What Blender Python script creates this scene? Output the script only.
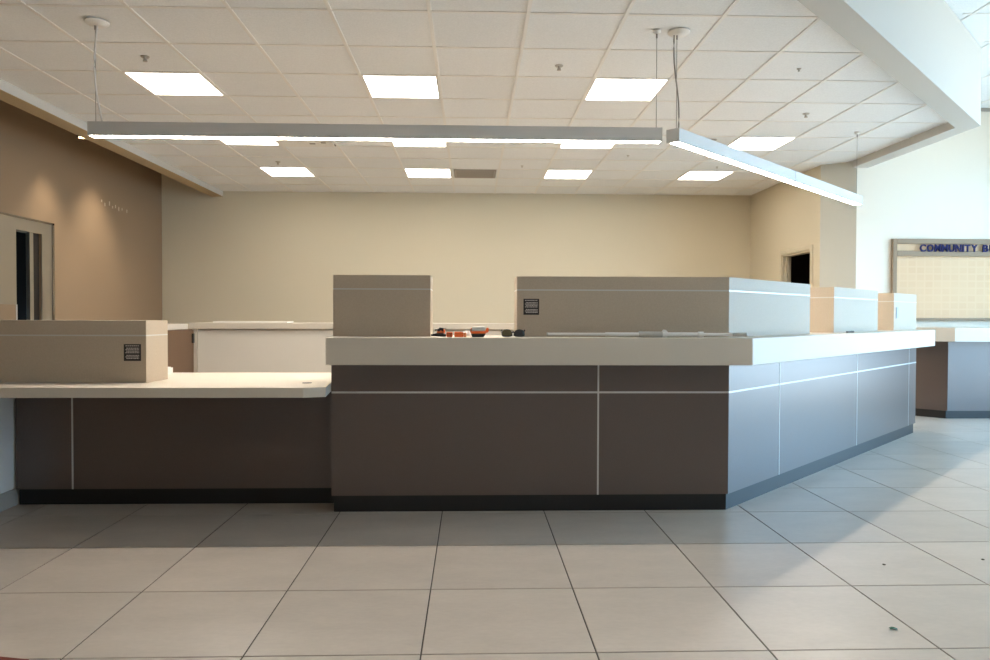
import bpy, bmesh, math, random
from mathutils import Vector, Matrix
random.seed(7)
for o in list(bpy.data.objects):
    bpy.data.objects.remove(o, do_unlink=True)
scn = bpy.context.scene
COL = scn.collection

# ------------------------------------------------------------------ camera
YAW, PITCH, ROLL, FPX, EYE = 0.0317, -0.0186, 0.0029, 741.6, 1.175
c, s = math.cos, math.sin
Fh = Vector((s(YAW), c(YAW), 0)); R0 = Vector((c(YAW), -s(YAW), 0)); Zv = Vector((0, 0, 1))
Fw = Fh * c(PITCH) + Zv * s(PITCH); U0 = -Fh * s(PITCH) + Zv * c(PITCH)
Rv = R0 * c(ROLL) + U0 * s(ROLL); Uv = -R0 * s(ROLL) + U0 * c(ROLL)
cam_data = bpy.data.cameras.new('camera')
cam_data.sensor_width = 36.0
cam_data.lens = FPX / 990.0 * 36.0
cam_data.clip_start = 0.05
cam = bpy.data.objects.new('camera', cam_data)
COL.objects.link(cam)
cam.matrix_world = Matrix(((Rv.x, Uv.x, -Fw.x, 0), (Rv.y, Uv.y, -Fw.y, 0), (Rv.z, Uv.z, -Fw.z, EYE), (0, 0, 0, 1)))
scn.camera = cam

# ------------------------------------------------------------------ sky and exposure
SKY = 8.8
TROFFER = 13.0
PENDANT = 60.0
world = bpy.data.worlds.new('sky'); scn.world = world
world.use_nodes = True
bg = world.node_tree.nodes['Background']
bg.inputs[0].default_value = (0.37, 0.68, 1.0, 1)
bg.inputs[1].default_value = SKY
# sun high on the far side of the building: it lights the paving outside the windows, not the room
sd_ = bpy.data.lights.new('sun', 'SUN'); sd_.energy = 30.0; sd_.angle = 0.01; sd_.color = (1.0, 0.97, 0.93)
so_ = bpy.data.objects.new('sun', sd_); COL.objects.link(so_); so_.location = (-6, -4, 12)
so_.rotation_euler = Vector((0.55, 0.25, -0.8)).to_track_quat('-Z', 'Y').to_euler()
vs = scn.view_settings
vs.view_transform = 'Standard'; vs.look = 'None'; vs.exposure = 0.3; vs.gamma = 1.0
vs.use_curve_mapping = False

# ------------------------------------------------------------------ materials
def lin(rgb):
    r = []
    for v in rgb:
        v /= 255.0
        r.append(v / 12.92 if v <= 0.04045 else ((v + 0.055) / 1.055) ** 2.4)
    return (r[0], r[1], r[2], 1)
MATS = {}
def mat(name, rgb, rough=0.6, spec=0.5, metal=0.0, noise=0.0, nscale=60.0, bump=0.0, bscale=200.0, emit=None, estr=0.0, rand=0.0, blotch=0.0, stretch=None):
    m = bpy.data.materials.new(name); m.use_nodes = True
    nt = m.node_tree; N = nt.nodes; L = nt.links
    b = N['Principled BSDF']
    b.inputs['Base Color'].default_value = lin(rgb)
    b.inputs['Roughness'].default_value = rough
    b.inputs['Metallic'].default_value = metal
    b.inputs['Specular IOR Level'].default_value = spec
    tc = N.new('ShaderNodeTexCoord')
    geo = N.new('ShaderNodeNewGeometry')
    vec = geo.outputs['Position']
    if stretch:
        mp = N.new('ShaderNodeMapping'); mp.inputs['Scale'].default_value = stretch
        L.new(vec, mp.inputs['Vector']); vec = mp.outputs['Vector']
    val = None
    def add(sock, amount):
        nonlocal val
        mr = N.new('ShaderNodeMapRange')
        mr.inputs['From Min'].default_value = 0.25; mr.inputs['From Max'].default_value = 0.75
        mr.inputs['To Min'].default_value = 1 - amount; mr.inputs['To Max'].default_value = 1 + amount
        L.new(sock, mr.inputs['Value'])
        if val is None: val = mr.outputs[0]
        else:
            mu = N.new('ShaderNodeMath'); mu.operation = 'MULTIPLY'
            L.new(val, mu.inputs[0]); L.new(mr.outputs[0], mu.inputs[1]); val = mu.outputs[0]
    if noise:
        t = N.new('ShaderNodeTexNoise'); t.inputs['Scale'].default_value = nscale; t.inputs['Detail'].default_value = 4
        L.new(vec, t.inputs['Vector']); add(t.outputs['Fac'], noise)
    if blotch:
        t = N.new('ShaderNodeTexNoise'); t.inputs['Scale'].default_value = 2.3; t.inputs['Detail'].default_value = 6
        t.inputs['Roughness'].default_value = 0.65
        L.new(vec, t.inputs['Vector']); add(t.outputs['Fac'], blotch)
    if rand:
        oi = N.new('ShaderNodeObjectInfo'); add(oi.outputs['Random'], rand)
    if val is not None:
        hs = N.new('ShaderNodeHueSaturation'); hs.inputs['Color'].default_value = lin(rgb)
        L.new(val, hs.inputs['Value']); L.new(hs.outputs[0], b.inputs['Base Color'])
    if bump:
        t = N.new('ShaderNodeTexNoise'); t.inputs['Scale'].default_value = bscale; t.inputs['Detail'].default_value = 3
        L.new(vec, t.inputs['Vector'])
        bp = N.new('ShaderNodeBump'); bp.inputs['Strength'].default_value = bump; bp.inputs['Distance'].default_value = 0.004
        L.new(t.outputs['Fac'], bp.inputs['Height']); L.new(bp.outputs[0], b.inputs['Normal'])
    if emit:
        b.inputs['Emission Color'].default_value = lin(emit)
        b.inputs['Emission Strength'].default_value = estr
    MATS[name] = m
    return m
mat('floor_tile', (182, 170, 157), rough=0.34, spec=0.5, noise=0.04, nscale=30, blotch=0.10, rand=0.035, stretch=(1, 2.2, 1))
mat('grout', (74, 66, 60), rough=0.9)
mat('acoustic', (240, 240, 238), rough=0.95, spec=0.1, noise=0.05, nscale=90, bump=0.35, bscale=120, rand=0.02)
mat('grid_white', (240, 236, 229), rough=0.5)
mat('beige_paint', (214, 203, 178), rough=0.8, spec=0.25, noise=0.012, nscale=120, bump=0.06)
mat('grey_paint', (208, 203, 188), rough=0.8, spec=0.25, noise=0.012, nscale=120, bump=0.06)
mat('brown_paint', (154, 130, 104), rough=0.75, spec=0.25, noise=0.02, nscale=120, bump=0.06)
mat('white_paint', (236, 233, 227), rough=0.8, spec=0.25, noise=0.01, nscale=120, bump=0.05)
mat('cream_paint', (236, 225, 208), rough=0.8, spec=0.25, noise=0.01, nscale=120, bump=0.05)
mat('soffit_paint', (205, 201, 193), rough=0.8, spec=0.2, bump=0.04)
mat('dark_laminate', (84, 66, 57), rough=0.33, spec=1.0, noise=0.10, nscale=160, bump=0.03, bscale=320)
mat('kick_black', (20, 18, 17), rough=0.36, spec=0.5)
mat('core_dark', (40, 34, 30), rough=0.8)
mat('aluminium', (205, 203, 198), rough=0.4, metal=0.3)
mat('slab_white', (214, 204, 188), rough=0.42, spec=0.5, noise=0.02, nscale=200)
mat('screen_tan', (190, 174, 153), rough=0.55, spec=0.35, noise=0.05, nscale=140, bump=0.05, bscale=320)
mat('cabinet_white', (226, 220, 208), rough=0.5)
mat('cabinet_brown', (112, 84, 60), rough=0.55, noise=0.05, nscale=100)
mat('plaque_black', (34, 28, 28), rough=0.4)
mat('plaque_text', (196, 188, 182), rough=0.6)
mat('housing', (214, 212, 208), rough=0.45)
mat('lens', (250, 248, 244), rough=0.5, emit=(255, 245, 232), estr=PENDANT)
mat('troffer_lens', (250, 248, 244), rough=0.5, emit=(255, 245, 232), estr=TROFFER)
mat('downlight_lens', (250, 240, 225), rough=0.5, emit=(255, 214, 160), estr=12)
mat('fixture_dark', (44, 34, 26), rough=0.6)
mat('cable_grey', (150, 146, 140), rough=0.5, metal=0.4)
mat('cord_white', (224, 222, 218), rough=0.5)
mat('vent_grey', (166, 156, 144), rough=0.5, metal=0.2)
mat('vent_dark', (92, 86, 80), rough=0.8)
mat('chrome', (150, 140, 130), rough=0.25, metal=0.9)
mat('sprinkler_white', (196, 186, 174), rough=0.4, metal=0.3)
mat('steel', (178, 172, 162), rough=0.34, metal=0.9, noise=0.05, nscale=40, stretch=(60, 60, 1))
mat('elevator_dark', (34, 27, 23), rough=0.5)
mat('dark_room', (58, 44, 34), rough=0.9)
mat('door_casing', (208, 197, 172), rough=0.55)
mat('baseboard_grey', (176, 168, 158), rough=0.5)
mat('frame_taupe', (150, 128, 104), rough=0.7)
mat('letter_navy', (26, 22, 78), rough=0.6, spec=0.2)
mat('outlet_grey', (170, 174, 178), rough=0.4)
mat('black_plastic', (26, 25, 26), rough=0.3)
mat('orange_plastic', (238, 112, 46), rough=0.45)
mat('pale_orange', (232, 150, 98), rough=0.5)
mat('paper_white', (240, 236, 228), rough=0.8)
mat('pole_white', (244, 242, 238), rough=0.4)
mat('pole_grey', (196, 192, 184), rough=0.5)
mat('lens_olive', (96, 88, 54), rough=0.12, spec=0.7)
mat('lens_dark', (30, 28, 30), rough=0.1, spec=0.8)
mat('clear_plastic', (222, 220, 216), rough=0.2)
mat('leaf_green', (24, 92, 62), rough=0.5)
mat('pebble_grey', (110, 102, 94), rough=0.9)
mat('mat_red', (120, 54, 40), rough=0.9)
mat('asphalt', (190, 184, 174), rough=0.9, noise=0.05)
mat('glue', (214, 196, 168), rough=0.4)
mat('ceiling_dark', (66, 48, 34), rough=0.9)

def cork_material():
    m = bpy.data.materials.new('cork'); m.use_nodes = True
    nt = m.node_tree; N = nt.nodes; L = nt.links; b = N['Principled BSDF']
    b.inputs['Roughness'].default_value = 0.85
    g = N.new('ShaderNodeNewGeometry')
    mp = N.new('ShaderNodeMapping'); mp.inputs['Scale'].default_value = (1, 0, 1); L.new(g.outputs['Position'], mp.inputs['Vector'])
    rot = N.new('ShaderNodeMapping'); rot.inputs['Rotation'].default_value = (math.pi / 2, 0, 0)
    L.new(mp.outputs[0], rot.inputs['Vector'])
    br = N.new('ShaderNodeTexBrick'); br.inputs['Scale'].default_value = 1.0
    br.offset = 0.0
    br.inputs['Brick Width'].default_value = 0.105; br.inputs['Row Height'].default_value = 0.085
    br.inputs['Mortar Size'].default_value = 0.016; br.inputs['Mortar Smooth'].default_value = 1.0
    br.inputs['Color1'].default_value = lin((214, 176, 140)); br.inputs['Color2'].default_value = lin((218, 184, 148))
    br.inputs['Mortar'].default_value = lin((222, 190, 154))
    L.new(rot.outputs[0], br.inputs['Vector'])
    n = N.new('ShaderNodeTexNoise'); n.inputs['Scale'].default_value = 2.5
    L.new(g.outputs['Position'], n.inputs['Vector'])
    mx = N.new('ShaderNodeMix'); mx.data_type = 'RGBA'
    L.new(n.outputs['Fac'], mx.inputs[0]); L.new(br.outputs['Color'], mx.inputs[6]); mx.inputs[7].default_value = lin((220, 188, 152))
    L.new(mx.outputs[2], b.inputs['Base Color'])
    MATS['cork'] = m
cork_material()

# ------------------------------------------------------------------ mesh helpers (shapes are given in metres in the room)
def box(x0, x1, y0, y1, z0, z1):
    return prism([(x0, y0), (x1, y0), (x1, y1), (x0, y1)], z0, z1)
def prism(poly, z0, z1):
    n = len(poly)
    v = [(p[0], p[1], z0) for p in poly] + [(p[0], p[1], z1) for p in poly]
    f = [tuple(range(n - 1, -1, -1)), tuple(range(n, 2 * n))]
    f += [(i, (i + 1) % n, n + (i + 1) % n, n + i) for i in range(n)]
    return v, f
def xprism(poly, y0, y1):           # polygon in (x, z), extruded along y
    v, f = prism(poly, y0, y1)
    return [(a, d, b) for a, b, d in v], f
def yprism(poly, x0, x1):           # polygon in (y, z), extruded along x
    v, f = prism(poly, x0, x1)
    return [(d, a, b) for a, b, d in v], f
def lathe(cx, cy, prof, n=20):      # prof: list of (radius, z), bottom to top, closed by caps
    v, f = [], []
    for r, z in prof:
        for k in range(n):
            a = 2 * math.pi * k / n
            v.append((cx + r * math.cos(a), cy + r * math.sin(a), z))
    for j in range(len(prof) - 1):
        for k in range(n):
            f.append((j * n + k, j * n + (k + 1) % n, (j + 1) * n + (k + 1) % n, (j + 1) * n + k))
    f.append(tuple(range(n - 1, -1, -1))); f.append(tuple(range((len(prof) - 1) * n, len(prof) * n)))
    return v, f
def tube(pts, rad, n=10):
    pts = [Vector(p) for p in pts]
    if not isinstance(rad, (list, tuple)): rad = [rad] * len(pts)
    v, f = [], []
    for i, p in enumerate(pts):
        d = (pts[min(i + 1, len(pts) - 1)] - pts[max(i - 1, 0)]).normalized()
        u = d.cross(Vector((0, 0, 1)))
        if u.length < 1e-3: u = d.cross(Vector((0, 1, 0)))
        u.normalize(); w = d.cross(u)
        for k in range(n):
            a = 2 * math.pi * k / n
            q = p + (u * math.cos(a) + w * math.sin(a)) * rad[i]
            v.append(tuple(q))
    for j in range(len(pts) - 1):
        for k in range(n):
            f.append((j * n + k, j * n + (k + 1) % n, (j + 1) * n + (k + 1) % n, (j + 1) * n + k))
    f.append(tuple(range(n - 1, -1, -1))); f.append(tuple(range((len(pts) - 1) * n, len(pts) * n)))
    return v, f
def merge(*shapes):
    V, F = [], []
    for v, f in shapes:
        k = len(V); V += list(v); F += [tuple(i + k for i in q) for q in f]
    return V, F
def clip(poly, a, b, d):            # keep a*x + b*y <= d
    out = []
    for i in range(len(poly)):
        p, q = poly[i], poly[(i + 1) % len(poly)]
        dp, dq = a * p[0] + b * p[1] - d, a * q[0] + b * q[1] - d
        if dp <= 0: out.append(p)
        if (dp < 0 < dq) or (dq < 0 < dp):
            t = dp / (dp - dq); out.append((p[0] + t * (q[0] - p[0]), p[1] + t * (q[1] - p[1])))
    return out
WL = {}
def link(o, world_loc, parent=None):
    COL.objects.link(o)
    WL[o.name] = Vector(world_loc)
    if parent is not None:
        o.parent = parent; o.location = Vector(world_loc) - WL[parent.name]
    else:
        o.location = world_loc
    return o
def empty(name, loc):
    o = bpy.data.objects.new(name, None); o.empty_display_size = 0.1
    return link(o, loc)
def obj(name, shape, m, parent=None, bevel=0.0, seg=1, smooth=False):
    V, F = shape
    xs = [p[0] for p in V]; ys = [p[1] for p in V]; zs = [p[2] for p in V]
    org = Vector(((min(xs) + max(xs)) / 2, (min(ys) + max(ys)) / 2, min(zs)))
    me = bpy.data.meshes.new(name)
    bm = bmesh.new()
    vs_ = [bm.verts.new(Vector(p) - org) for p in V]
    for q in F:
        try: bm.faces.new([vs_[i] for i in q])
        except ValueError: pass
    bmesh.ops.recalc_face_normals(bm, faces=bm.faces)
    if bevel:
        bmesh.ops.bevel(bm, geom=bm.edges[:], offset=bevel, segments=seg, affect='EDGES', profile=0.5, clamp_overlap=True)
    if smooth:
        for f_ in bm.faces: f_.smooth = True
        for e in bm.edges:
            if len(e.link_faces) == 2 and e.calc_face_angle(0) > 0.7: e.smooth = False
    bm.to_mesh(me); bm.free()
    me.materials.append(MATS[m])
    return link(bpy.data.objects.new(name, me), org, parent)
def copy_mesh(src, name, loc, parent):
    return link(bpy.data.objects.new(name, src.data), loc, parent)
def tag(o, label, cat, group=None):
    o['label'] = label; o['category'] = cat
    if group: o['group'] = group
    return o
def struct(o, label=None):
    o['kind'] = 'structure'
    if label: o['label'] = label
    return o

# ------------------------------------------------------------------ room dimensions
YB, XL, XR = 11.35, -4.665, 4.306          # back wall, left wall, right office wall
YW, XW, YR = 8.80, 7.20, -4.0             # pale wall with the board, window wall, wall behind the camera
ZC, ZS, ZH = 3.045, 2.97, 3.69            # office ceiling, soffit underside, high ceiling
R2 = math.sqrt(2)

# ------------------------------------------------------------------ floor
PT = 0.6126; FX, FY = -0.173, 2.561
floor = struct(obj('floor', box(XL, XW, YR, YB, -0.10, -0.004), 'grout'), 'large square beige porcelain floor tiles with thin dark grout joints')
g = 0.0028
proto = None
for j in range(-3, 11):
    for i in range(-8, 13):
        x0, y0 = FX + i * PT, FY + j * PT
        x1, y1 = x0 + PT, y0 + PT
        if x1 < XL + 0.05 or x0 > XW - 0.05 or y0 > YW: continue
        full = x0 >= XL and x1 <= XW and y1 <= YB
        if full:
            if proto is None:
                proto = obj('tile', box(x0 + g, x1 - g, y0 + g, y1 - g, -0.0039, 0.0), 'floor_tile', floor, bevel=0.0015)
            else:
                copy_mesh(proto, 'tile', (x0 + PT / 2, y0 + PT / 2, -0.0039), floor)
        else:
            obj('tile', box(max(x0 + g, XL), min(x1 - g, XW), y0 + g, y1 - g, -0.0039, 0.0), 'floor_tile', floor, bevel=0.0015)
obj('far_tiles', box(XL, XR, FY + 11 * PT, YB, -0.0039, 0.0), 'floor_tile', floor)
obj('near_tiles', box(XL, XW, YR, FY - 3 * PT, -0.0039, 0.0), 'floor_tile', floor)

# ------------------------------------------------------------------ walls
struct(obj('wall_back', box(XL - 0.12, XR + 0.12, YB, YB + 0.12, 0, 3.8), 'beige_paint'), 'beige painted back wall')
wl = struct(obj('wall_left', merge(box(XL - 0.12, XL, YR, 6.95, 0, 3.8), box(XL - 0.12, XL, 8.20, YB, 0, 3.8), box(XL - 0.12, XL, 6.95, 8.20, 2.05, 3.8)), 'brown_paint'), 'warm brown painted side wall')
for k, (y, z) in enumerate([(9.52, 2.60), (9.60, 2.56), (9.72, 2.585), (9.80, 2.56), (9.88, 2.575), (9.97, 2.55), (10.06, 2.57), (10.2, 2.56)]):
    obj('glue_mark', box(XL, XL + 0.004, y, y + 0.02, z, z + 0.03 + 0.012 * (k % 3)), 'glue', wl)
D0, D1, DT = 9.30, 10.18, 2.03
struct(obj('wall_right', merge(box(XR, XR + 0.12, 9.06, D0, 0, ZC + 0.05), box(XR, XR + 0.12, D1, YB, 0, ZC + 0.05), box(XR, XR + 0.12, D0, D1, DT, ZC + 0.05)), 'beige_paint'), 'beige painted office wall with doorway')
struct(obj('wall_corner', prism([(XR, 9.06), (4.625, YW), (4.625, YW + 0.12), (XR + 0.12, 9.10)], 0, ZC + 0.05), 'grey_paint'), 'narrow angled wall between office wall and bright lobby wall')
struct(obj('wall_far', box(4.625, XW, YW, YW + 0.12, 0, 3.8), 'cream_paint'), 'bright white lobby wall')
struct(obj('wall_rear', box(XL - 0.12, XW + 0.2, YR - 0.12, YR, 0, 3.8), 'white_paint'))
ws0, ws1 = 2.2, 8.1
struct(obj('wall_window', merge(box(XW, XW + 0.2, YR, ws0, 0, 3.8), box(XW, XW + 0.2, ws1, YW + 0.12, 0, 3.8), box(XW, XW + 0.2, ws0, ws1, 0, 0.12), box(XW, XW + 0.2, ws0, ws1, 3.1, 3.8)), 'white_paint'))
wn = struct(empty('window_1', (XW + 0.1, (ws0 + ws1) / 2, 0.12)))
for k in range(5):
    y = ws0 + 0.04 + (ws1 - ws0 - 0.08) * k / 4
    obj('mullion', box(XW + 0.06, XW + 0.14, y - 0.03, y + 0.03, 0.12, 3.1), 'aluminium', wn)
for z in (0.12, 2.2, 3.05):
    obj('rail', box(XW + 0.07, XW + 0.13, ws0, ws1, z, z + 0.05), 'aluminium', wn)
struct(obj('ground_outside', box(XW + 0.2, XW + 26, -20, 30, -0.15, -0.05), 'asphalt'))
# dark room beyond the doorway
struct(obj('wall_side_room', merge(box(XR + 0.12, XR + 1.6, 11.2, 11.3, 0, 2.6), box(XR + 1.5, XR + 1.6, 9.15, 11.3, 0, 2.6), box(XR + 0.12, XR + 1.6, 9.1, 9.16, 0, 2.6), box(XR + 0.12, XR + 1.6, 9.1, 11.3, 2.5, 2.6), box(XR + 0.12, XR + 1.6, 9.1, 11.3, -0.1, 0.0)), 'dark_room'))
dr = struct(empty('door_1', (XR, (D0 + D1) / 2, 0)), 'open doorway with pale casing into a dark room')
for y0, y1 in ((D0 - 0.06, D0), (D1, D1 + 0.06)):
    obj('casing', box(XR - 0.016, XR, y0, y1, 0, DT + 0.06), 'door_casing', dr, bevel=0.004)
obj('casing', box(XR - 0.016, XR, D0, D1, DT, DT + 0.06), 'door_casing', dr, bevel=0.004)
for y0, y1 in ((D0, D0 + 0.02), (D1 - 0.02, D1)):
    obj('jamb', box(XR, XR + 0.12, y0, y1, 0, DT), 'door_casing', dr)
    m_ = (y0 + y1) / 2 + (0.02 if y0 == D0 else -0.02)
    obj('door_stop', box(XR + 0.05, XR + 0.085, m_ - 0.012, m_ + 0.012, 0, DT - 0.02), 'door_casing', dr)
obj('jamb', box(XR, XR + 0.12, D0 + 0.02, D1 - 0.02, DT - 0.02, DT), 'door_casing', dr)

# steel elevator-style entrance in the brown wall
el = struct(empty('door_2', (XL, 7.6, 0)), 'brushed steel door surround with dark recessed opening in brown wall')
obj('steel_jamb', box(XL, XL + 0.012, 8.20, 8.39, 0, 2.05), 'steel', el)
obj('steel_header', box(XL, XL + 0.012, 6.70, 8.39, 2.05, 2.17), 'steel', el)
obj('steel_edge', merge(box(XL, XL + 0.022, 8.39, 8.425, 0, 2.19), box(XL, XL + 0.022, 6.70, 8.425, 2.17, 2.19)), 'chrome', el)
obj('steel_panel', box(XL - 0.06, XL + 0.012, 6.70, 7.745, 1.28, 2.05), 'steel', el)
obj('lower_panel', box(XL - 0.06, XL + 0.010, 6.70, 7.735, 0, 1.28), 'brown_paint', el)
obj('panel_edge', box(XL - 0.05, XL + 0.016, 7.735, 7.75, 0, 1.28), 'aluminium', el)
obj('recess', merge(box(XL - 0.5, XL - 0.45, 6.9, 8.25, 0, 2.1), box(XL - 0.5, XL - 0.12, 8.20, 8.25, 0, 2.1), box(XL - 0.5, XL - 0.12, 6.90, 6.95, 0, 2.1), box(XL - 0.5, XL - 0.12, 6.9, 8.25, 2.1, 2.15)), 'elevator_dark', el)
obj('door_leaf', box(XL - 0.05, XL - 0.02, 8.08, 8.20, 0, 2.05), 'elevator_dark', el)
obj('leaf_edge', box(XL - 0.05, XL - 0.01, 8.015, 8.08, 0, 2.05), 'steel', el)

# ------------------------------------------------------------------ ceilings
def cloud(poly):
    for a, b, d in ((-1, 0, 3.75), (1, -1, -2.34), (1, 0, 4.57), (0, 1, YB), (0.26, 0.294, 0.26 * XR + 0.294 * 9.06)):
        poly = clip(poly, a, b, d)
        if len(poly) < 3: return []
    return poly
def cloud_region(poly):
    # the office part behind the angled wall is bounded by the right wall, the rest by the soffit
    out = []
    p = poly
    for a, b, d in ((-1, 0, 3.75), (1, -1, -2.34), (0, 1, YB)):
        p = clip(p, a, b, d)
        if len(p) < 3: return []
    p1 = clip(clip(p, 0, 1, 8.80), 1, 0, 4.57)
    p2 = clip(clip(p, 0, -1, -8.80), 1, 0, XR)
    p3 = clip(clip(clip(p, 0, -1, -8.80), -1, 0, -XR), 0.26, 0.294, 0.26 * XR + 0.294 * 9.06)
    return [q for q in (p1, p2, p3) if len(q) >= 3]
base_regions = cloud_region([(-10, -10), (10, -10), (10, 20), (-10, 20)])
ceil = struct(obj('ceiling', merge(*[prism(q, ZC + 0.02, ZC + 0.05) for q in base_regions]), 'acoustic'), 'suspended ceiling of white acoustic tiles in a pale metal grid')
CT, CX, CY = 0.61, -0.263, 4.61
LIGHTS = [(-4, 2), (-1, 2), (2, 2)] + [(i, j) for j in (5, 8) for i in (-4, -1, 2, 5)]
VENTS = [(-3, 5), (0, 8)]
proto = None
def area(q):
    return abs(sum(q[k][0] * q[(k + 1) % len(q)][1] - q[(k + 1) % len(q)][0] * q[k][1] for k in range(len(q)))) / 2
for j in range(-10, 12):
    for i in range(-6, 9):
        if (i, j) in LIGHTS or (i, j) in VENTS: continue
        x0, y0 = CX + i * CT, CY + j * CT
        sq = [(x0, y0), (x0 + CT, y0), (x0 + CT, y0 + CT), (x0, y0 + CT)]
        regs = cloud_region(sq)
        for q in regs:
            if area(q) < 0.004: continue
            if area(q) > CT * CT - 1e-6:
                if proto is None: proto = obj('tile', prism(q, ZC + 0.006, ZC + 0.0199), 'acoustic', ceil)
                else: copy_mesh(proto, 'tile', (x0 + CT / 2, y0 + CT / 2, ZC + 0.006), ceil)
            else: obj('tile', prism(q, ZC + 0.006, ZC + 0.0199), 'acoustic', ceil)
hw = 0.012
for i in range(-5, 8):
    x = CX + i * CT
    for q in cloud_region([(x - hw, -10), (x + hw, -10), (x + hw, 20), (x - hw, 20)]):
        if area(q) > 0.003: obj('grid_runner', prism(q, ZC, ZC + 0.0059), 'grid_white', ceil)
for j in range(-8, 12):
    y = CY + j * CT
    for q in cloud_region([(-10, y - hw), (10, y - hw), (10, y + hw), (-10, y + hw)]):
        if area(q) > 0.003: obj('grid_tee', prism(q, ZC + 0.0008, ZC + 0.0059), 'grid_white', ceil)
# high lobby ceiling
hc = struct(obj('ceiling_high', box(XL - 0.12, XW + 0.2, YR - 0.12, YB + 0.12, ZH + 0.02, ZH + 0.12), 'acoustic'), 'high lobby ceiling of acoustic tiles')
HXo, HYo = 4.76, 5.46
LOBBY = []
proto = None
for j in range(-5, 6):
    for i in range(-6, 4):
        x0, y0 = HXo + i * CT, HYo + j * CT
        q = [(x0, y0), (min(x0 + CT, XW), y0), (min(x0 + CT, XW), min(y0 + CT, YW)), (x0, min(y0 + CT, YW))]
        keep = clip(q, -1, 1, 2.07)
        if area(q) < 0.01 or len(keep) < 3 or (i, j) in LOBBY: continue
        if area(q) > CT * CT - 1e-6:
            if proto is None: proto = obj('tile', prism(q, ZH + 0.006, ZH + 0.0199), 'acoustic', hc)
            else: copy_mesh(proto, 'tile', (x0 + CT / 2, y0 + CT / 2, ZH + 0.006), hc)
        else: obj('tile', prism(q, ZH + 0.006, ZH + 0.0199), 'acoustic', hc)
for i in range(-3, 5):
    x = HXo + i * CT
    if x < XW: obj('grid_runner', box(x - hw, x + hw, max(HYo - 5 * CT, x + 2.2 - 4.0), YW, ZH, ZH + 0.0059), 'grid_white', hc)
for j in range(-5, 6):
    y = HYo + j * CT
    obj('grid_tee', box(max(y - 2.0, 1.2), XW, y - hw, y + hw, ZH + 0.0008, ZH + 0.0059), 'grid_white', hc)
obj('wall_angle', box(4.78, XW, YW - 0.03, YW, ZH - 0.03, ZH + 0.0059), 'vent_grey', hc)
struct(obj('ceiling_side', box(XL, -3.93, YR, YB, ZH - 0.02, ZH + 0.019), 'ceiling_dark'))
# soffits
struct(obj('trim_1', box(-3.93, -3.75, -1.86, YB, ZS, ZH), 'soffit_paint'), 'narrow painted soffit beam beside the brown wall')
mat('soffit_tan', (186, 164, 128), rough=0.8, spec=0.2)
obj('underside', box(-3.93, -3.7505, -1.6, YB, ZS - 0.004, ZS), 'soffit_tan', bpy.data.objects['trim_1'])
outer = [(-3.75, -1.68), (4.755, 6.825), (4.755, YW)]
inner = [(4.57, YW), (4.57, 6.91), (-3.75, -1.41)]
struct(obj('trim_2', prism(outer + inner, ZS, ZH), 'soffit_paint'), 'angled white soffit fascia edging the office ceiling')
struct(obj('trim_3', box(-3.93, -3.75, YR, -1.86, ZS, ZH), 'soffit_paint'))

# ------------------------------------------------------------------ ceiling fittings
for i, j in LIGHTS:
    x0, y0 = CX + i * CT, CY + j * CT
    t = empty('ceiling_light', (x0 + CT / 2, y0 + CT / 2, ZC))
    lab = {2: 'lit ceiling panel in the row farthest from the back wall', 5: 'lit ceiling panel in the middle row', 8: 'lit ceiling panel in the row by the back wall'}[j]
    lab += {-4: ', nearest the soffit beam', -1: ', second from soffit beam', 2: ', third from soffit beam', 5: ', nearest the doorway'}[i]
    tag(t, lab, 'ceiling light', 'square ceiling panel lights')
    a, b = x0 + hw, x0 + CT - hw; d, e = y0 + hw, y0 + CT - hw
    obj('frame', merge(box(a, b, d, d + 0.012, ZC + 0.001, ZC + 0.015), box(a, b, e - 0.012, e, ZC + 0.001, ZC + 0.015), box(a, a + 0.012, d + 0.012, e - 0.012, ZC + 0.001, ZC + 0.015), box(b - 0.012, b, d + 0.012, e - 0.012, ZC + 0.001, ZC + 0.015)), 'grid_white', t)
    obj('diffuser', box(a + 0.012, b - 0.012, d + 0.012, e - 0.012, ZC + 0.003, ZC + 0.012), 'troffer_lens', t)
for k, (i, j) in enumerate(LOBBY):
    x0, y0 = HXo + i * CT, HYo + j * CT
    t = empty('ceiling_light', (x0 + CT / 2, y0 + CT / 2, ZH)); tag(t, 'lit panel in the high lobby ceiling ' + ('near the bulletin board' if k == 0 else 'near the windows'), 'ceiling light', 'added lobby fill panels')
    a, b = x0 + hw, x0 + CT - hw; d, e = y0 + hw, y0 + CT - hw
    obj('frame', merge(box(a, b, d, d + 0.012, ZH + 0.001, ZH + 0.015), box(a, b, e - 0.012, e, ZH + 0.001, ZH + 0.015), box(a, a + 0.012, d + 0.012, e - 0.012, ZH + 0.001, ZH + 0.015), box(b - 0.012, b, d + 0.012, e - 0.012, ZH + 0.001, ZH + 0.015)), 'grid_white', t)
    obj('diffuser', box(a + 0.012, b - 0.012, d + 0.012, e - 0.012, ZH + 0.003, ZH + 0.012), 'troffer_lens', t)
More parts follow.
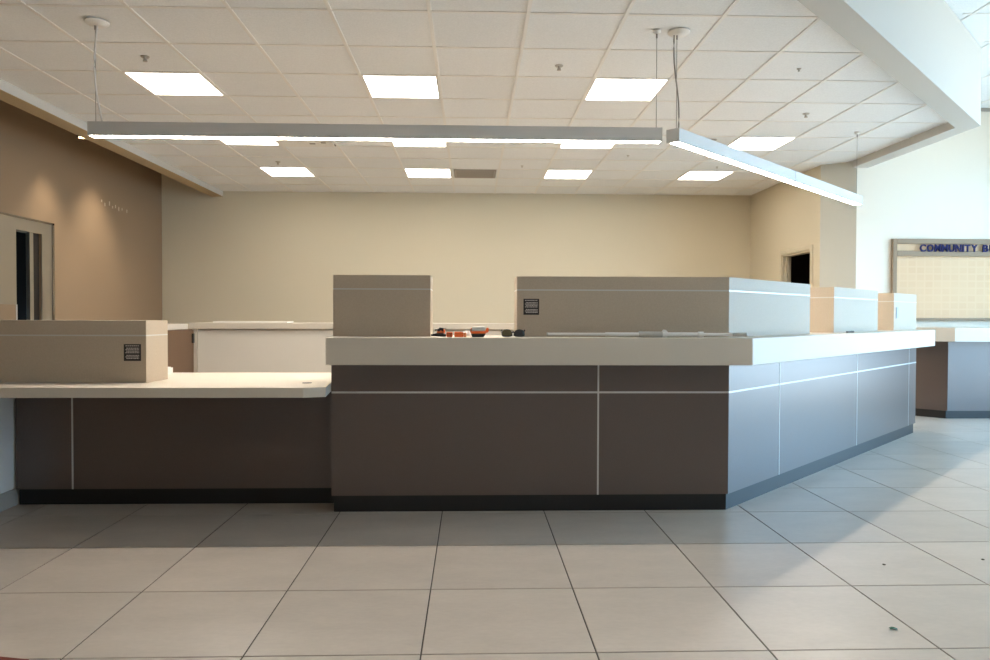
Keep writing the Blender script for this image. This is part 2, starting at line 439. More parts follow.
for x, wh in ((-1.3, 'by the soffit corner'), (0.6, 'second from the soffit corner'), (2.5, 'third from the soffit corner'), (4.4, 'fourth from the soffit corner')):  # unseen panels above the camera, added to brighten the counter fronts
    t = empty('ceiling_light', (x, 0, ZH)); tag(t, 'added unseen fill panel in the high lobby ceiling row, ' + wh, 'ceiling light', 'added lobby fill panels')
    a, b, d, e = x - 0.293, x + 0.293, -0.293, 0.293
    obj('frame', merge(box(a, b, d, d + 0.012, ZH + 0.002, ZH + 0.0199), box(a, b, e - 0.012, e, ZH + 0.002, ZH + 0.0199), box(a, a + 0.012, d + 0.012, e - 0.012, ZH + 0.002, ZH + 0.0199), box(b - 0.012, b, d + 0.012, e - 0.012, ZH + 0.002, ZH + 0.0199)), 'grid_white', t)
    obj('diffuser', box(a + 0.012, b - 0.012, d + 0.012, e - 0.012, ZH + 0.004, ZH + 0.015), 'troffer_lens', t)
# grey louvred vent
x0, y0 = CX, CY + 8 * CT
v = empty('ceiling_vent', (x0 + CT / 2, y0 + CT / 2, ZC)); tag(v, 'grey louvred square ceiling vent between two lit panels', 'vent')
obj('backing', box(x0 + 0.03, x0 + CT - 0.03, y0 + 0.03, y0 + CT - 0.03, ZC + 0.009, ZC + 0.0124), 'vent_dark', v)
obj('frame', merge(box(x0 + 0.035, x0 + CT - 0.035, y0 + 0.035, y0 + 0.06, ZC - 0.004, ZC + 0.012), box(x0 + 0.035, x0 + CT - 0.035, y0 + CT - 0.06, y0 + CT - 0.035, ZC - 0.004, ZC + 0.012),
    box(x0 + 0.035, x0 + 0.06, y0 + 0.06, y0 + CT - 0.06, ZC - 0.004, ZC + 0.012), box(x0 + CT - 0.06, x0 + CT - 0.035, y0 + 0.06, y0 + CT - 0.06, ZC - 0.004, ZC + 0.012)), 'vent_grey', v)
for k in range(11):
    y = y0 + 0.075 + k * 0.043
    obj('slat', yprism([(y, ZC + 0.008), (y + 0.006, ZC + 0.011), (y + 0.030, ZC - 0.002), (y + 0.024, ZC - 0.004)], x0 + 0.06, x0 + CT - 0.06), 'vent_grey', v)
obj('surround', box(x0 + 0.013, x0 + CT - 0.013, y0 + 0.013, y0 + CT - 0.013, ZC + 0.0125, ZC + 0.0198), 'acoustic', v)
# dropped return panel
x0, y0 = CX - 3 * CT, CY + 5 * CT
v = empty('ceiling_vent', (x0 + CT / 2, y0 + CT / 2, ZC)); tag(v, 'pale perforated ceiling panel sagging at one edge beside a lit panel', 'vent')
obj('panel', merge(yprism([(y0 + 0.02, ZC + 0.014), (y0 + CT - 0.03, ZC - 0.016), (y0 + CT - 0.03, ZC - 0.006), (y0 + 0.02, ZC + 0.0195)], x0 + 0.02, x0 + CT - 0.02)), 'grid_white', v)
obj('dark_gap', box(x0 + 0.014, x0 + CT - 0.014, y0 + CT - 0.03, y0 + CT - 0.012, ZC - 0.004, ZC + 0.012), 'vent_dark', v)
for k, (a, b, w_) in enumerate([(0.12, 0.30, 0.03), (0.34, 0.44, 0.06), (0.47, 0.40, 0.05)]):
    obj('scuff', box(x0 + a, x0 + a + w_, y0 + b, y0 + b + 0.03, ZC + 0.014 - 0.030 * (b + 0.015) / 0.59 - 0.006, ZC + 0.014 - 0.030 * b / 0.59), 'vent_grey', v)
SPR = [(-2.368, 5.486, 'over the far end of the long pendant lamp'), (0.649, 5.557, 'between two panels of the row above the long pendant'), (3.074, 6.771, 'beside the angled pendant lamp'),
       (-2.36, 9.147, 'just in front of the panel by the soffit beam'), (0.624, 9.251, 'beside the grey louvred vent'), (1.812, 8.593, 'between the third and last panel columns'),
       (3.058, 9.20, 'just in front of the panel nearest the doorway'), (2.463, 5.551, 'close to the angled soffit fascia'), (2.559, 7.802, 'next to the middle row panel nearest the doorway')]
for x, y, w_ in SPR:
    t = empty('sprinkler', (x, y, ZC)); tag(t, 'small chrome ceiling sprinkler ' + w_, 'sprinkler', 'ceiling sprinklers')
    obj('escutcheon', lathe(x, y, [(0.028, ZC - 0.004), (0.032, ZC + 0.0035)], 14), 'sprinkler_white', t, smooth=True)
    obj('body', lathe(x, y, [(0.007, ZC - 0.020), (0.009, ZC - 0.014), (0.009, ZC - 0.004)], 10), 'sprinkler_white', t)
    obj('frame_arm', merge(box(x - 0.012, x - 0.009, y - 0.004, y + 0.004, ZC - 0.028, ZC - 0.018), box(x + 0.009, x + 0.012, y - 0.004, y + 0.004, ZC - 0.028, ZC - 0.018), box(x - 0.012, x + 0.012, y - 0.004, y + 0.004, ZC - 0.029, ZC - 0.026), box(x - 0.012, x + 0.012, y - 0.004, y + 0.004, ZC - 0.024, ZC - 0.018)), 'sprinkler_white', t)
    if w_.startswith(('close', 'between the third', 'beside the grey', 'just in front of the panel nearest')): t.scale = (0.55, 0.55, 0.55)
    obj('deflector', lathe(x, y, [(0.016, ZC - 0.032), (0.016, ZC - 0.029)], 12), 'sprinkler_white', t)

# ------------------------------------------------------------------ pendant lamps
def pendant(p0, p1, label, canopies, joint):
    p0, p1 = Vector((*p0, 0)), Vector((*p1, 0))
    d = (p1 - p0).normalized(); n = Vector((d.y, -d.x, 0)); Lg = (p1 - p0).length
    def P(a, b): q = p0 + d * a + n * b; return (q.x, q.y)
    def R(a0, a1, b0, b1, z0, z1): return prism([P(a0, b0), P(a0, b1), P(a1, b1), P(a1, b0)], z0, z1)
    mid = (p0 + p1) / 2
    t = empty('pendant_light', (mid.x, mid.y, 2.305)); tag(t, label, 'pendant light', 'linear pendant lamps over the counter')
    obj('housing', merge(R(0.006, Lg - 0.006, -0.046, -0.042, 2.316, 2.402), R(0.006, Lg - 0.006, 0.042, 0.046, 2.316, 2.402), R(0.006, Lg - 0.006, -0.042, 0.042, 2.396, 2.402)), 'housing', t)
    obj('end_cap', R(0, 0.006, -0.047, 0.047, 2.314, 2.403), 'housing', t)
    obj('end_cap', R(Lg - 0.006, Lg, -0.047, 0.047, 2.314, 2.403), 'housing', t)
    obj('lens', R(0.008, Lg - 0.008, -0.031, 0.031, 2.318, 2.330), 'lens', t)
    obj('lip', R(0.006, Lg - 0.006, -0.042, -0.0315, 2.316, 2.322), 'housing', t)
    obj('lip', R(0.006, Lg - 0.006, 0.0315, 0.042, 2.316, 2.322), 'housing', t)
    if joint:
        obj('joint_band', R(joint - 0.006, joint + 0.006, 0.0461, 0.048, 2.316, 2.402), 'housing', t)
        obj('joint_band', R(joint - 0.006, joint + 0.006, -0.048, -0.0461, 2.316, 2.402), 'housing', t)
    for a, big in canopies:
        x, y = P(a, 0)
        r = 0.072 if big else 0.026
        cn = obj('canopy', lathe(x + (0.012 if big else 0), y, [(0.012, ZC - 0.024), (r * 0.8, ZC - 0.020), (r, ZC - 0.008), (r, ZC - 0.0005)], 24), 'grid_white', t, smooth=True)
        obj('cable_grip', lathe(x, y, [(0.006, ZC - 0.05), (0.006, ZC - 0.022)], 8), 'cable_grey', t)
        obj('cable', tube([(x, y, 2.40), (x, y, ZC - 0.04)], 0.0022, 6), 'cable_grey', t)
        if big:
            pts = []
            for k in range(15):
                u = k / 14
                off = (0.016 - 0.026 * math.sin(math.pi * u) + 0.030 * u * u) if joint is None else (-0.020 + 0.034 * u - 0.008 * math.sin(2 * math.pi * u))
                pts.append((x + off, y - 0.006, ZC - 0.025 - u * (ZC - 0.025 - 2.40)))
            obj('power_cord', tube(pts, 0.0052, 8), 'cord_white' if joint is None else 'cable_grey', t, smooth=True)
    return t
pendant((-2.434, 4.845), (1.235, 4.845), 'long straight linear pendant lamp over the brown counter front', [(0.03, True), (3.64, False)], None)
pendant((1.312, 4.832), (3.925, 7.445), 'linear pendant lamp running diagonally along the angled counter wing', [(0.045, True), (3.65, False)], 1.95)

# wall washers beside the brown wall
for k, y in enumerate((8.26, 9.30)):
    x = -4.25 + 0.15 * k; dz = 0.2 * k
    t = empty('spotlight', (x, y, 3.10 + dz)); tag(t, 'small dark cylinder spotlight above the brown wall, ' + ('nearer the steel door' if k == 0 else 'nearer the back wall'), 'spotlight', 'spotlights along the brown wall')
    obj('stem', lathe(x, y, [(0.01, 3.25 + dz), (0.01, ZH - 0.02)], 8), 'fixture_dark', t)
    obj('shade', lathe(x, y, [(0.05, 3.112 + dz), (0.05, 3.25 + dz), (0.03, 3.27 + dz)], 18), 'fixture_dark', t, smooth=True)
    obj('lamp_face', lathe(x, y, [(0.030, 3.104 + dz), (0.030, 3.1119 + dz)], 18), 'downlight_lens', t)
    ld = bpy.data.lights.new('spot_beam', 'SPOT'); ld.energy = 95 if k else 45; ld.color = (1.0, 0.87, 0.68)
    ld.spot_size = math.radians(78); ld.spot_blend = 1.0; ld.shadow_soft_size = 0.04
    lo = bpy.data.objects.new('spot_beam', ld); link(lo, (x, y, 3.09 + dz), t)
    lo.rotation_euler = Vector((-0.17, 0.0, -0.98)).to_track_quat('-Z', 'Y').to_euler()

# ------------------------------------------------------------------ reception counter (front run and 45 degree wing)
K0 = (1.557, 4.44)
def cor(o): return (K0[0] + (R2 - 1) * o, K0[1] - o)
def WP(q, o): return (K0[0] + (q + o) / R2, K0[1] + (q - o) / R2)
def front(x0, x1, o1, o2):
    a = cor(o1) if x1 is None else (x1, K0[1] - o1)
    b = cor(o2) if x1 is None else (x1, K0[1] - o2)
    return [(x0, K0[1] - o1), a, b, (x0, K0[1] - o2)]
def wing(s0, s1, o1, o2):
    a = cor(o1) if s0 is None else WP(s0, o1)
    b = cor(o2) if s0 is None else WP(s0, o2)
    return [a, WP(s1, o1), WP(s1, o2), b]
def band(x0, s1, o1, o2):
    return [(x0, K0[1] - o1), cor(o1), WP(s1, o1), WP(s1, o2), cor(o2), (x0, K0[1] - o2)]
CXL, SE = -0.832, 4.19
ct = empty('reception_counter', (1.2, 4.7, 0))
tag(ct, 'dark brown laminate reception counter base with silver strips and angled wing', 'counter')
obj('core', prism(band(CXL + 0.004, SE - 0.004, -0.013, -0.28), 0.10, 0.892), 'core_dark', ct)
obj('kick_plate', prism(band(CXL + 0.01, SE - 0.01, -0.012, -0.27), 0.0, 0.0995), 'kick_black', ct)
ZP = ((0.10, 0.713), (0.724, 0.892))
for z0, z1 in ZP:
    obj('panel', prism(front(CXL, 0.759, 0.004, -0.012), z0, z1), 'dark_laminate', ct)
    obj('panel', prism(front(0.769, None, 0.004, -0.012), z0, z1), 'dark_laminate', ct)
    cuts = [None, 0.76, 2.37, 3.93, SE]
    for k in range(4):
        a = None if cuts[k] is None else cuts[k] + 0.004
        b = cuts[k + 1] - (0.004 if k < 3 else 0)
        obj('panel', prism(wing(a, b, 0.004, -0.012), z0, z1), 'dark_laminate', ct)
    obj('end_panel', box(CXL - 0.004, CXL + 0.0035, K0[1] + 0.012, K0[1] + 0.28, z0, z1), 'dark_laminate', ct)
obj('trim_strip', prism(front(CXL, None, 0.006, -0.012), 0.713, 0.724), 'aluminium', ct)
obj('trim_strip', prism(wing(None, SE, 0.006, -0.012), 0.713, 0.724), 'aluminium', ct)
for z0, z1 in ZP:
    obj('trim_strip', prism(front(0.759, 0.769, 0.006, -0.012), z0, z1), 'aluminium', ct)
    for q in (0.76, 2.37, 3.93):
        obj('trim_strip', prism(wing(q - 0.004, q + 0.004, 0.0055, -0.012), z0, z1), 'aluminium', ct)
tag(obj('worktop', prism(band(CXL, SE - 0.06, 0.185, -0.34), 0.893, 1.052), 'slab_white', bevel=0.003), 'thick pale slab worktop on the dark counter and its angled wing', 'worktop')

def screen(name_label, poly, z0, zt, zs, label, cat='counter screen'):
    cx = sum(p[0] for p in poly) / len(poly); cy = sum(p[1] for p in poly) / len(poly)
    t = empty('counter_screen', (cx, cy, z0)); tag(t, label, cat, 'tan boxed screens on the counters')
    obj('lower_panel', prism(poly, z0 + 0.0005, zs - 0.004), 'screen_tan', t)
    big = []
    for p in poly:
        v_ = Vector((p[0] - cx, p[1] - cy)); big.append(p)
    obj('trim_strip', prism(big, zs - 0.004, zs + 0.004), 'aluminium', t)
    obj('upper_panel', prism(poly, zs + 0.004, zt), 'screen_tan', t)
    return t
ZW = 1.052
screen('a', [(-0.823, 4.44), (-0.245, 4.44), (-0.245, 4.70), (-0.823, 4.70)], ZW, 1.418, 1.335, 'short tan boxed screen beside the small orange items')
sb = screen('b', [(0.272, 4.44), cor(0), WP(1.305, 0), WP(1.305, -0.27), cor(-0.27), (0.272, 4.71)], ZW, 1.415, 1.333, 'long bent tan screen with black notice behind the white pole')
screen('c', [WP(1.806, 0), WP(2.918, 0), WP(2.918, -0.27), WP(1.806, -0.27)], ZW, 1.411, 1.330, 'middle boxed screen on the angled wing between its neighbours')
sd = screen('d', [WP(3.41, 0), WP(SE, 0), WP(SE, -0.27), WP(3.41, -0.27)], ZW, 1.405, 1.325, 'small boxed screen at the far end of the wing with grey outlet')
def notice(parent, x0, x1, y, z0, z1):
    pl = obj('notice_plate', box(x0, x1, y - 0.003, y, z0, z1), 'plaque_black', parent)
    h = z1 - z0; w_ = x1 - x0
    rows = []
    for k, fz in enumerate((0.90, 0.76, 0.67, 0.58, 0.49, 0.33, 0.24, 0.15)):
        a = 0.10 + 0.05 * (k % 2); b = 0.90 - 0.04 * ((k * 3) % 3)
        x = a
        while x < b:
            w2 = min(random.uniform(0.05, 0.13), b - x)
            rows.append(box(x0 + x * w_, x0 + (x + w2) * w_, y - 0.0036, y - 0.003, z0 + fz * h - 0.027 * h, z0 + fz * h + 0.027 * h))
            x += w2 + 0.025
    obj('lettering', merge(*rows), 'plaque_text', pl)
notice(sb, 0.311, 0.405, 4.44, 1.184, 1.280)
# outlet on the end screen
n_ = (1 / R2, -1 / R2)
a, b = WP(3.475, 0), WP(3.545, 0)
obj('outlet_plate', prism([a, b, WP(3.545, 0.006), WP(3.475, 0.006)], 1.165, 1.27), 'outlet_grey', sd)

# ------------------------------------------------------------------ low desk on the left
dk = empty('reception_desk', (-1.8, 4.8, 0)); tag(dk, 'low dark brown laminate desk base under the cream desktop', 'desk')
obj('core', box(-2.80, -0.838, 4.655, 5.1, 0.10, 0.719), 'core_dark', dk)
obj('kick_plate', box(-2.795, -0.838, 4.662, 5.08, 0, 0.0995), 'kick_black', dk)
obj('panel', box(-2.80, -2.463, 4.64, 4.655, 0.10, 0.719), 'dark_laminate', dk)
obj('panel', box(-2.453, -0.838, 4.64, 4.655, 0.10, 0.719), 'dark_laminate', dk)
obj('trim_strip', box(-2.463, -2.453, 4.638, 4.655, 0.10, 0.719), 'aluminium', dk)
ZD = 0.776
dt = empty('desktop', (-2.0, 4.7, 0.72)); tag(dt, 'cream low desktop slab with clipped corner and cable hole', 'desktop')
obj('slab', prism([(-3.4, 4.13), (-0.932, 4.13), (-0.814, 4.17), (-0.838, 4.43), (-0.842, 5.235), (-3.4, 5.235)], 0.72, ZD), 'slab_white', dt, bevel=0.002)
obj('grommet', lathe(-0.973, 4.422, [(0.028, ZD), (0.028, ZD + 0.0025), (0.020, ZD + 0.0035)], 18), 'black_plastic', dt)
sl = screen('l', [(-3.4, 4.44), (-1.92, 4.44), (-1.90, 4.70), (-3.4, 4.70)], ZD, 1.143, 1.055, 'long tan boxed screen with black notice standing on the low desktop')
notice(sl, -2.049, -1.950, 4.44, 0.905, 1.004)
lw = struct(obj('wall_low', box(-2.96, -2.815, 4.25, 5.22, 0, 0.719), 'white_paint'), 'short white stub wall under the low desktop')
struct(obj('baseboard_left', merge(box(-2.815, -2.803, 4.25, 4.655, 0, 0.092), box(-2.815, -2.807, 4.25, 4.655, 0.092, 0.103)), 'baseboard_grey'), 'grey baseboard on the stub wall')
tag(obj('white_box', merge(box(-2.25, -2.055, 5.05, 5.17, ZD + 0.0005, ZD + 0.040), box(-2.24, -2.065, 5.06, 5.16, ZD + 0.040, ZD + 0.045)), 'paper_white'), 'small flat white box behind the long screen on the desktop', 'box')

# ------------------------------------------------------------------ units behind the counter
bu = empty('back_cabinet', (0, 7.8, 0)); tag(bu, 'long low white cabinet behind the counter', 'cabinet')
obj('body', box(-2.745, 2.4, 7.53, 8.0, 0, 1.036), 'cabinet_white', bu)
for x0, x1 in ((-2.738, -0.98), (-0.97, 0.75), (0.76, 2.36)):
    obj('panel', box(x0, x1, 7.515, 7.53, 0.08, 1.03), 'cabinet_white', bu, bevel=0.002)
obj('corner_post', box(-2.775, -2.742, 7.50, 7.53, 0, 1.036), 'slab_white', bu)
obj('top', box(-2.81, 2.45, 7.47, 8.02, 1.040, 1.101), 'slab_white', bu, bevel=0.003)
ru = empty('return_cabinet', (-3.0, 6.7, 0)); tag(ru, 'brown sided return cabinet with white top behind the low desk', 'cabinet')
obj('body', box(-3.3, -2.786, 5.4, 7.49, 0, 1.036), 'cabinet_brown', ru)
obj('side_panel', box(-2.786, -2.772, 5.4, 7.49, 0.08, 1.03), 'cabinet_brown', ru)
obj('top', box(-3.32, -2.815, 5.36, 7.465, 1.037, 1.092), 'slab_white', ru, bevel=0.003)
obj('hinge', box(-2.772, -2.760, 7.44, 7.48, 0.90, 0.995), 'black_plastic', ru)
tag(obj('thin_board', box(-2.62, -1.87, 7.60, 7.86, 1.101, 1.116), 'paper_white', bevel=0.002), 'thin white board lying on the low white cabinet', 'board')

# ------------------------------------------------------------------ far counter by the board wall
fc = empty('side_counter', (6.3, 8.6, 0)); tag(fc, 'second dark laminate counter base standing under the bulletin board', 'counter')
fp = [(5.20, 8.785), (5.20, 8.76), (5.53, 8.43), (7.15, 8.43), (7.15, 8.785)]
obj('body', prism([(5.215, 8.785), (5.215, 8.775), (5.54, 8.445), (7.15, 8.445), (7.15, 8.785)], 0.09, 0.904), 'core_dark', fc)
obj('front_panel', prism([(5.53, 8.43), (7.15, 8.43), (7.15, 8.444), (5.536, 8.444)], 0.09, 0.904), 'dark_laminate', fc)
obj('angled_panel', prism([(5.20, 8.76), (5.529, 8.431), (5.535, 8.445), (5.215, 8.77)], 0.09, 0.904), 'dark_laminate', fc)
obj('kick_plate', prism([(5.23, 8.785), (5.23, 8.775), (5.515, 8.455 - 0.02), (7.15, 8.435), (7.15, 8.785)], 0, 0.0895), 'kick_black', fc)
tag(obj('worktop', prism([(4.83, 8.78), (4.83, 8.66), (5.39, 8.10), (7.15, 8.10), (7.15, 8.78)], 0.905, 1.062), 'slab_white', bevel=0.003), 'thick pale worktop of the counter under the bulletin board', 'worktop')

# ------------------------------------------------------------------ bulletin board
bb = empty('bulletin_board', (6.05, 8.79, 1.137)); tag(bb, 'wide cork bulletin board in taupe frame with raised navy lettering', 'bulletin board')
BX0, BX1, BY = 5.052, 7.08, 8.797
obj('cork_panel', box(5.08, BX1 - 0.04, BY - 0.016, BY, 1.165, 1.915), 'cork', bb)
obj('header_panel', box(5.08, BX1 - 0.04, BY - 0.016, BY, 1.965, 2.065), 'cork', bb)
for x0, x1, z0, z1 in ((BX0, BX0 + 0.05, 1.137, 2.119), (BX1 - 0.05, BX1, 1.137, 2.119), (BX0 + 0.05, BX1 - 0.05, 2.059, 2.119), (BX0 + 0.05, BX1 - 0.05, 1.912, 1.975), (BX0 + 0.05, BX1 - 0.05, 1.137, 1.168)):
    obj('frame_rail', box(x0, x1, BY - 0.045, BY, z0, z1), 'frame_taupe', bb, bevel=0.003)
def letter(ch):
    cu = bpy.data.curves.new('glyph', 'FONT'); cu.body = ch; cu.size = 1.0; cu.extrude = 0.06; cu.offset = 0.028
    cu.resolution_u = 4
    ob = bpy.data.objects.new('glyph', cu); COL.objects.link(ob)
    bpy.context.view_layer.update()
    me = bpy.data.meshes.new_from_object(ob.evaluated_get(bpy.context.evaluated_depsgraph_get()))
    bpy.data.objects.remove(ob, do_unlink=True)
    return [tuple(v.co) for v in me.vertices], [tuple(p.vertices) for p in me.polygons]
def word(txt, x0, x1, z0, z1, y):
    gl = [letter(ch) for ch in txt]
    ws = [max(p[0] for p in v_) - min(p[0] for p in v_) for v_, f_ in gl]
    gap = 0.11
    tot = sum(ws) + gap * (len(txt) - 1); k = (x1 - x0) / tot
    x = x0
    for (v_, f_), w_ in zip(gl, ws):
        mnx = min(p[0] for p in v_); mny = min(p[1] for p in v_); mxy = max(p[1] for p in v_)
        V = [(x + (p[0] - mnx) * k, y - p[2] * 0.12, z0 + (p[1] - mny) / (mxy - mny) * (z1 - z0)) for p in v_]
        obj('letter', (V, f_), 'letter_navy', bb)
        x += (w_ + gap) * k
word('COMMUNITY', 5.372, 6.078, 1.964, 2.052, BY - 0.053)
word('BU', 6.142, 6.31, 1.964, 2.050, BY - 0.053)

# ------------------------------------------------------------------ small things on the worktop
Z0 = 1.0525
def sx(px, y=4.36): return (px - 471.5) / 741.6 * y * 1.001
# black and orange multi tool
t = empty('utility_tool', (-0.19, 4.36, Z0)); tag(t, 'small black and orange hand tool lying next to the short screen', 'tool')
obj('handle', tube([(-0.236, 4.35, Z0 + 0.008), (-0.205, 4.355, Z0 + 0.010), (-0.165, 4.36, Z0 + 0.009), (-0.150, 4.362, Z0 + 0.007)], [0.004, 0.0075, 0.0085, 0.006], 10), 'black_plastic', t, smooth=True)
obj('body', xprism([(-0.208, Z0 + 0.012), (-0.160, Z0 + 0.006), (-0.154, Z0 + 0.028), (-0.170, Z0 + 0.040), (-0.198, Z0 + 0.036)], 4.368, 4.395), 'orange_plastic', t, bevel=0.004, seg=2)
obj('jaw', xprism([(-0.203, Z0 + 0.030), (-0.190, Z0 + 0.024), (-0.180, Z0 + 0.030), (-0.166, Z0 + 0.024), (-0.164, Z0 + 0.040), (-0.186, Z0 + 0.043)], 4.362, 4.367), 'black_plastic', t)
obj('spindle', tube([(-0.216, 4.38, Z0 + 0.030), (-0.150, 4.38, Z0 + 0.038)], 0.004, 8), 'chrome', t)
def plug(x0, x1, y, h, m, label):
    t = empty('orange_block', ((x0 + x1) / 2, y, Z0)); tag(t, label, 'block')
    obj('body', box(x0, x1, y - 0.014, y + 0.014, Z0, Z0 + h), m, t, bevel=0.004, seg=2)
    return t
p_ = plug(-0.146, -0.110, 4.345, 0.023, 'orange_plastic', 'small dark orange plastic block beside the hand tool')
obj('rib', merge(*[box(-0.140 + k * 0.008, -0.137 + k * 0.008, 4.3295, 4.331, Z0 + 0.004, Z0 + 0.019) for k in range(4)]), 'mat_red', p_)
p_ = plug(-0.100, -0.046, 4.345, 0.024, 'orange_plastic', 'longer orange plastic block with pale end beside the white paper')
obj('pale_end', box(-0.0455, -0.029, 4.333, 4.357, Z0, Z0 + 0.021), 'pale_orange', p_, bevel=0.003)
# crumpled paper
V, F = [], []
nx, ny = 9, 7
for j in range(ny):
    for i in range(nx):
        u, w_ = i / (nx - 1), j / (ny - 1)
        z = 0.004 + 0.044 * math.sin(math.pi * min(1, max(0, 0.08 + 0.9 * u))) * math.sin(math.pi * (0.12 + 0.76 * w_)) + random.uniform(-0.006, 0.006) * (0 < i < nx - 1 and 0 < j < ny - 1)
        V.append((-0.075 + 0.095 * u + random.uniform(-0.004, 0.004), 4.39 + 0.075 * w_ + random.uniform(-0.004, 0.004), Z0 + max(0.0006, z - 0.012)))
for j in range(ny - 1):
    for i in range(nx - 1):
        k = j * nx + i; F.append((k, k + 1, k + nx + 1, k + nx))
pw = obj('crumpled_paper', (V, F), 'paper_white')
md = pw.modifiers.new('thickness', 'SOLIDIFY'); md.thickness = 0.0012; md.offset = 1
tag(pw, 'crumpled white paper lying behind the orange blocks', 'paper')
# orange case with clear lid
t = empty('plastic_case', (0.05, 4.36, Z0)); tag(t, 'small orange and black case with clear lid', 'case')
obj('base', xprism([(0.004, Z0), (0.072, Z0), (0.084, Z0 + 0.016), (-0.003, Z0 + 0.016)], 4.33, 4.39), 'black_plastic', t, bevel=0.003)
obj('band', xprism([(-0.004, Z0 + 0.016), (0.085, Z0 + 0.016), (0.087, Z0 + 0.027), (-0.005, Z0 + 0.027)], 4.328, 4.392), 'orange_plastic', t, bevel=0.003)
obj('lid', xprism([(0.000, Z0 + 0.027), (0.082, Z0 + 0.027), (0.076, Z0 + 0.048), (0.006, Z0 + 0.048)], 4.332, 4.388), 'clear_plastic', t, bevel=0.004, seg=2)
obj('clip', xprism([(0.083, Z0 + 0.018), (0.100, Z0 + 0.022), (0.102, Z0 + 0.040), (0.091, Z0 + 0.044), (0.082, Z0 + 0.030)], 4.345, 4.375), 'orange_plastic', t, bevel=0.003)
obj('latch', xprism([(-0.008, Z0 + 0.022), (-0.001, Z0 + 0.020), (0.002, Z0 + 0.042), (-0.004, Z0 + 0.040)], 4.35, 4.37), 'orange_plastic', t, bevel=0.001)
# sunglasses
t = empty('sunglasses', (0.245, 4.36, Z0)); tag(t, 'dark wraparound sunglasses with olive lens resting on the worktop', 'sunglasses')
def lens_shape(xc, w_, h, y):
    pts = []
    for k in range(16):
        a = 2 * math.pi * k / 16
        pts.append((xc + w_ * math.copysign(abs(math.cos(a)) ** 0.75, math.cos(a)), Z0 + 0.001 + h * 0.3 + h * (0.6 if math.sin(a) > 0 else 0.3) * math.copysign(abs(math.sin(a)) ** (0.9 if math.sin(a) > 0 else 0.5), math.sin(a))))
    return pts
for xc, m in ((0.208, 'lens_olive'), (0.281, 'lens_dark')):
    o_ = lens_shape(xc, 0.032, 0.038, 0)
    obj('rim', xprism(o_, 4.345, 4.351), 'black_plastic', t, bevel=0.0015)
    obj('lens', xprism([((x - xc) * 0.86 + xc, (z - Z0 - 0.018) * 0.78 + Z0 + 0.0195) for x, z in o_], 4.342, 4.3452), m, t, bevel=0.001)
obj('bridge', tube([(0.236, 4.349, Z0 + 0.020), (0.2445, 4.347, Z0 + 0.024), (0.253, 4.349, Z0 + 0.020)], 0.004, 8), 'black_plastic', t, smooth=True)
for sg, x in ((-1, 0.178), (1, 0.311)):
    obj('temple', tube([(x, 4.350, Z0 + 0.030), (x + sg * 0.003, 4.38, Z0 + 0.029), (x - sg * 0.002, 4.405, Z0 + 0.018), (x - sg * 0.008, 4.43, Z0 + 0.005)], [0.0045, 0.004, 0.0035, 0.003], 8), 'black_plastic', t, smooth=True)
obj('nose_pad', merge(tube([(0.237, 4.352, Z0 + 0.014), (0.240, 4.358, Z0 + 0.006)], 0.003, 6), tube([(0.252, 4.352, Z0 + 0.014), (0.249, 4.358, Z0 + 0.006)], 0.003, 6)), 'black_plastic', t)
for o in bpy.data.objects:
    if o.type == 'EMPTY' and o.name.split('.')[0] in ('utility_tool', 'orange_block', 'plastic_case', 'sunglasses'):
        o.scale = (1, 1, 1.3)
# telescopic pole
t = empty('telescopic_pole', (1.04, 4.35, Z0)); tag(t, 'thin white telescopic pole lying along the worktop before the long screen', 'pole')
def py(x): return 4.375 - 0.075 * (x - 0.445) / 1.18
def seg_(name, x0, x1, r, m, z=None):
    zc = Z0 + 0.014 if z is None else z
    r *= 1.3; zc = Z0 + 0.018
    return obj(name, tube([(x0, py(x0), zc), (x1, py(x1), zc)], r, 14), m, t, smooth=True)
seg_('tip', 0.445, 0.452, 0.008, 'pole_grey'); seg_('thin_tube', 0.452, 0.789, 0.0068, 'pole_white')
seg_('middle_tube', 0.789, 0.99, 0.0090, 'pole_white'); seg_('sleeve', 0.985, 1.125, 0.0135, 'pole_grey')
seg_('clamp_collar', 1.122, 1.150, 0.0138, 'pole_white'); seg_('wide_tube', 1.150, 1.335, 0.0100, 'pole_white')
obj('clamp_lever', xprism([(1.118, Z0 + 0.033), (1.128, Z0 + 0.047), (1.142, Z0 + 0.045), (1.158, Z0 + 0.030)], py(1.14) - 0.006, py(1.14) + 0.006), 'pole_white', t, bevel=0.002)
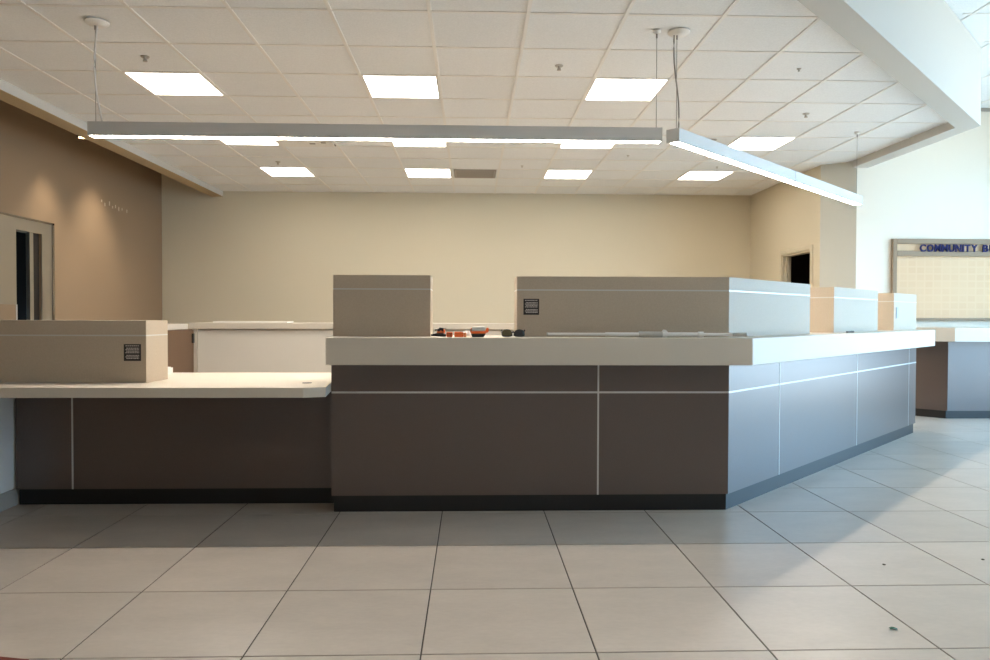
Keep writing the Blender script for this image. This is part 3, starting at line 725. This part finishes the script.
seg_('locking_ring', 1.332, 1.362, 0.0138, 'pole_white'); seg_('lower_tube', 1.362, 1.53, 0.0075, 'pole_white')
seg_('worn_grip', 1.53, 1.600, 0.0085, 'pole_grey'); seg_('foot_cap', 1.600, 1.612, 0.0095, 'pole_grey')
tag(obj('marker_pen', merge(tube([WP(1.86, 0.08) + (Z0 + 0.007,), WP(2.0, 0.07) + (Z0 + 0.007,)], 0.007, 10), tube([WP(2.0, 0.07) + (Z0 + 0.007,), WP(2.05, 0.068) + (Z0 + 0.007,)], 0.008, 10)), 'vent_dark'), 'small dark pen lying on the angled wing before the middle screen', 'pen')

# ------------------------------------------------------------------ bits on the floor
V = []; F = []
n1 = 7
for k in range(n1):
    u = k / (n1 - 1); x = 1.578 + 0.026 * u; w_ = 0.0045 * math.sin(math.pi * (0.06 + 0.88 * u)); z = 0.0016 + 0.004 * math.sin(math.pi * u)
    V += [(x, 2.722 - w_ - 0.004 * u, z), (x, 2.726 - 0.004 * u, z + 0.002), (x, 2.730 + w_ - 0.004 * u, z)]
for k in range(n1 - 1):
    a = 3 * k; F += [(a, a + 1, a + 4, a + 3), (a + 1, a + 2, a + 5, a + 4)]
lf = obj('leaf_scrap', (V, F), 'leaf_green'); md = lf.modifiers.new('thickness', 'SOLIDIFY'); md.thickness = 0.001; md.offset = 1
tag(lf, 'tiny dark green leaf scrap on the beige floor tile', 'leaf')
for k, (x, y) in enumerate(((1.959, 3.437), (2.481, 3.498))):
    tag(obj('pebble', lathe(x, y, [(0.004, 0.0), (0.0085, 0.002), (0.007, 0.005), (0.002, 0.0065)], 7), 'pebble_grey'), ('tiny grey pebble on a floor tile before the angled wing', 'tiny grey pebble farther out from the angled wing, near a tile joint')[k], 'pebble', 'floor pebbles')
m_ = empty('floor_mat', (-1.7, 2.2, 0)); tag(m_, 'dark red floor mat edge lying on the beige tiles', 'mat')
obj('pile', prism([(-2.4, 2.62), (-1.616, 2.570), (-1.50, 2.545), (-1.44, 2.48), (-1.44, 1.6), (-2.4, 1.6)], 0.0, 0.006), 'mat_red', m_)
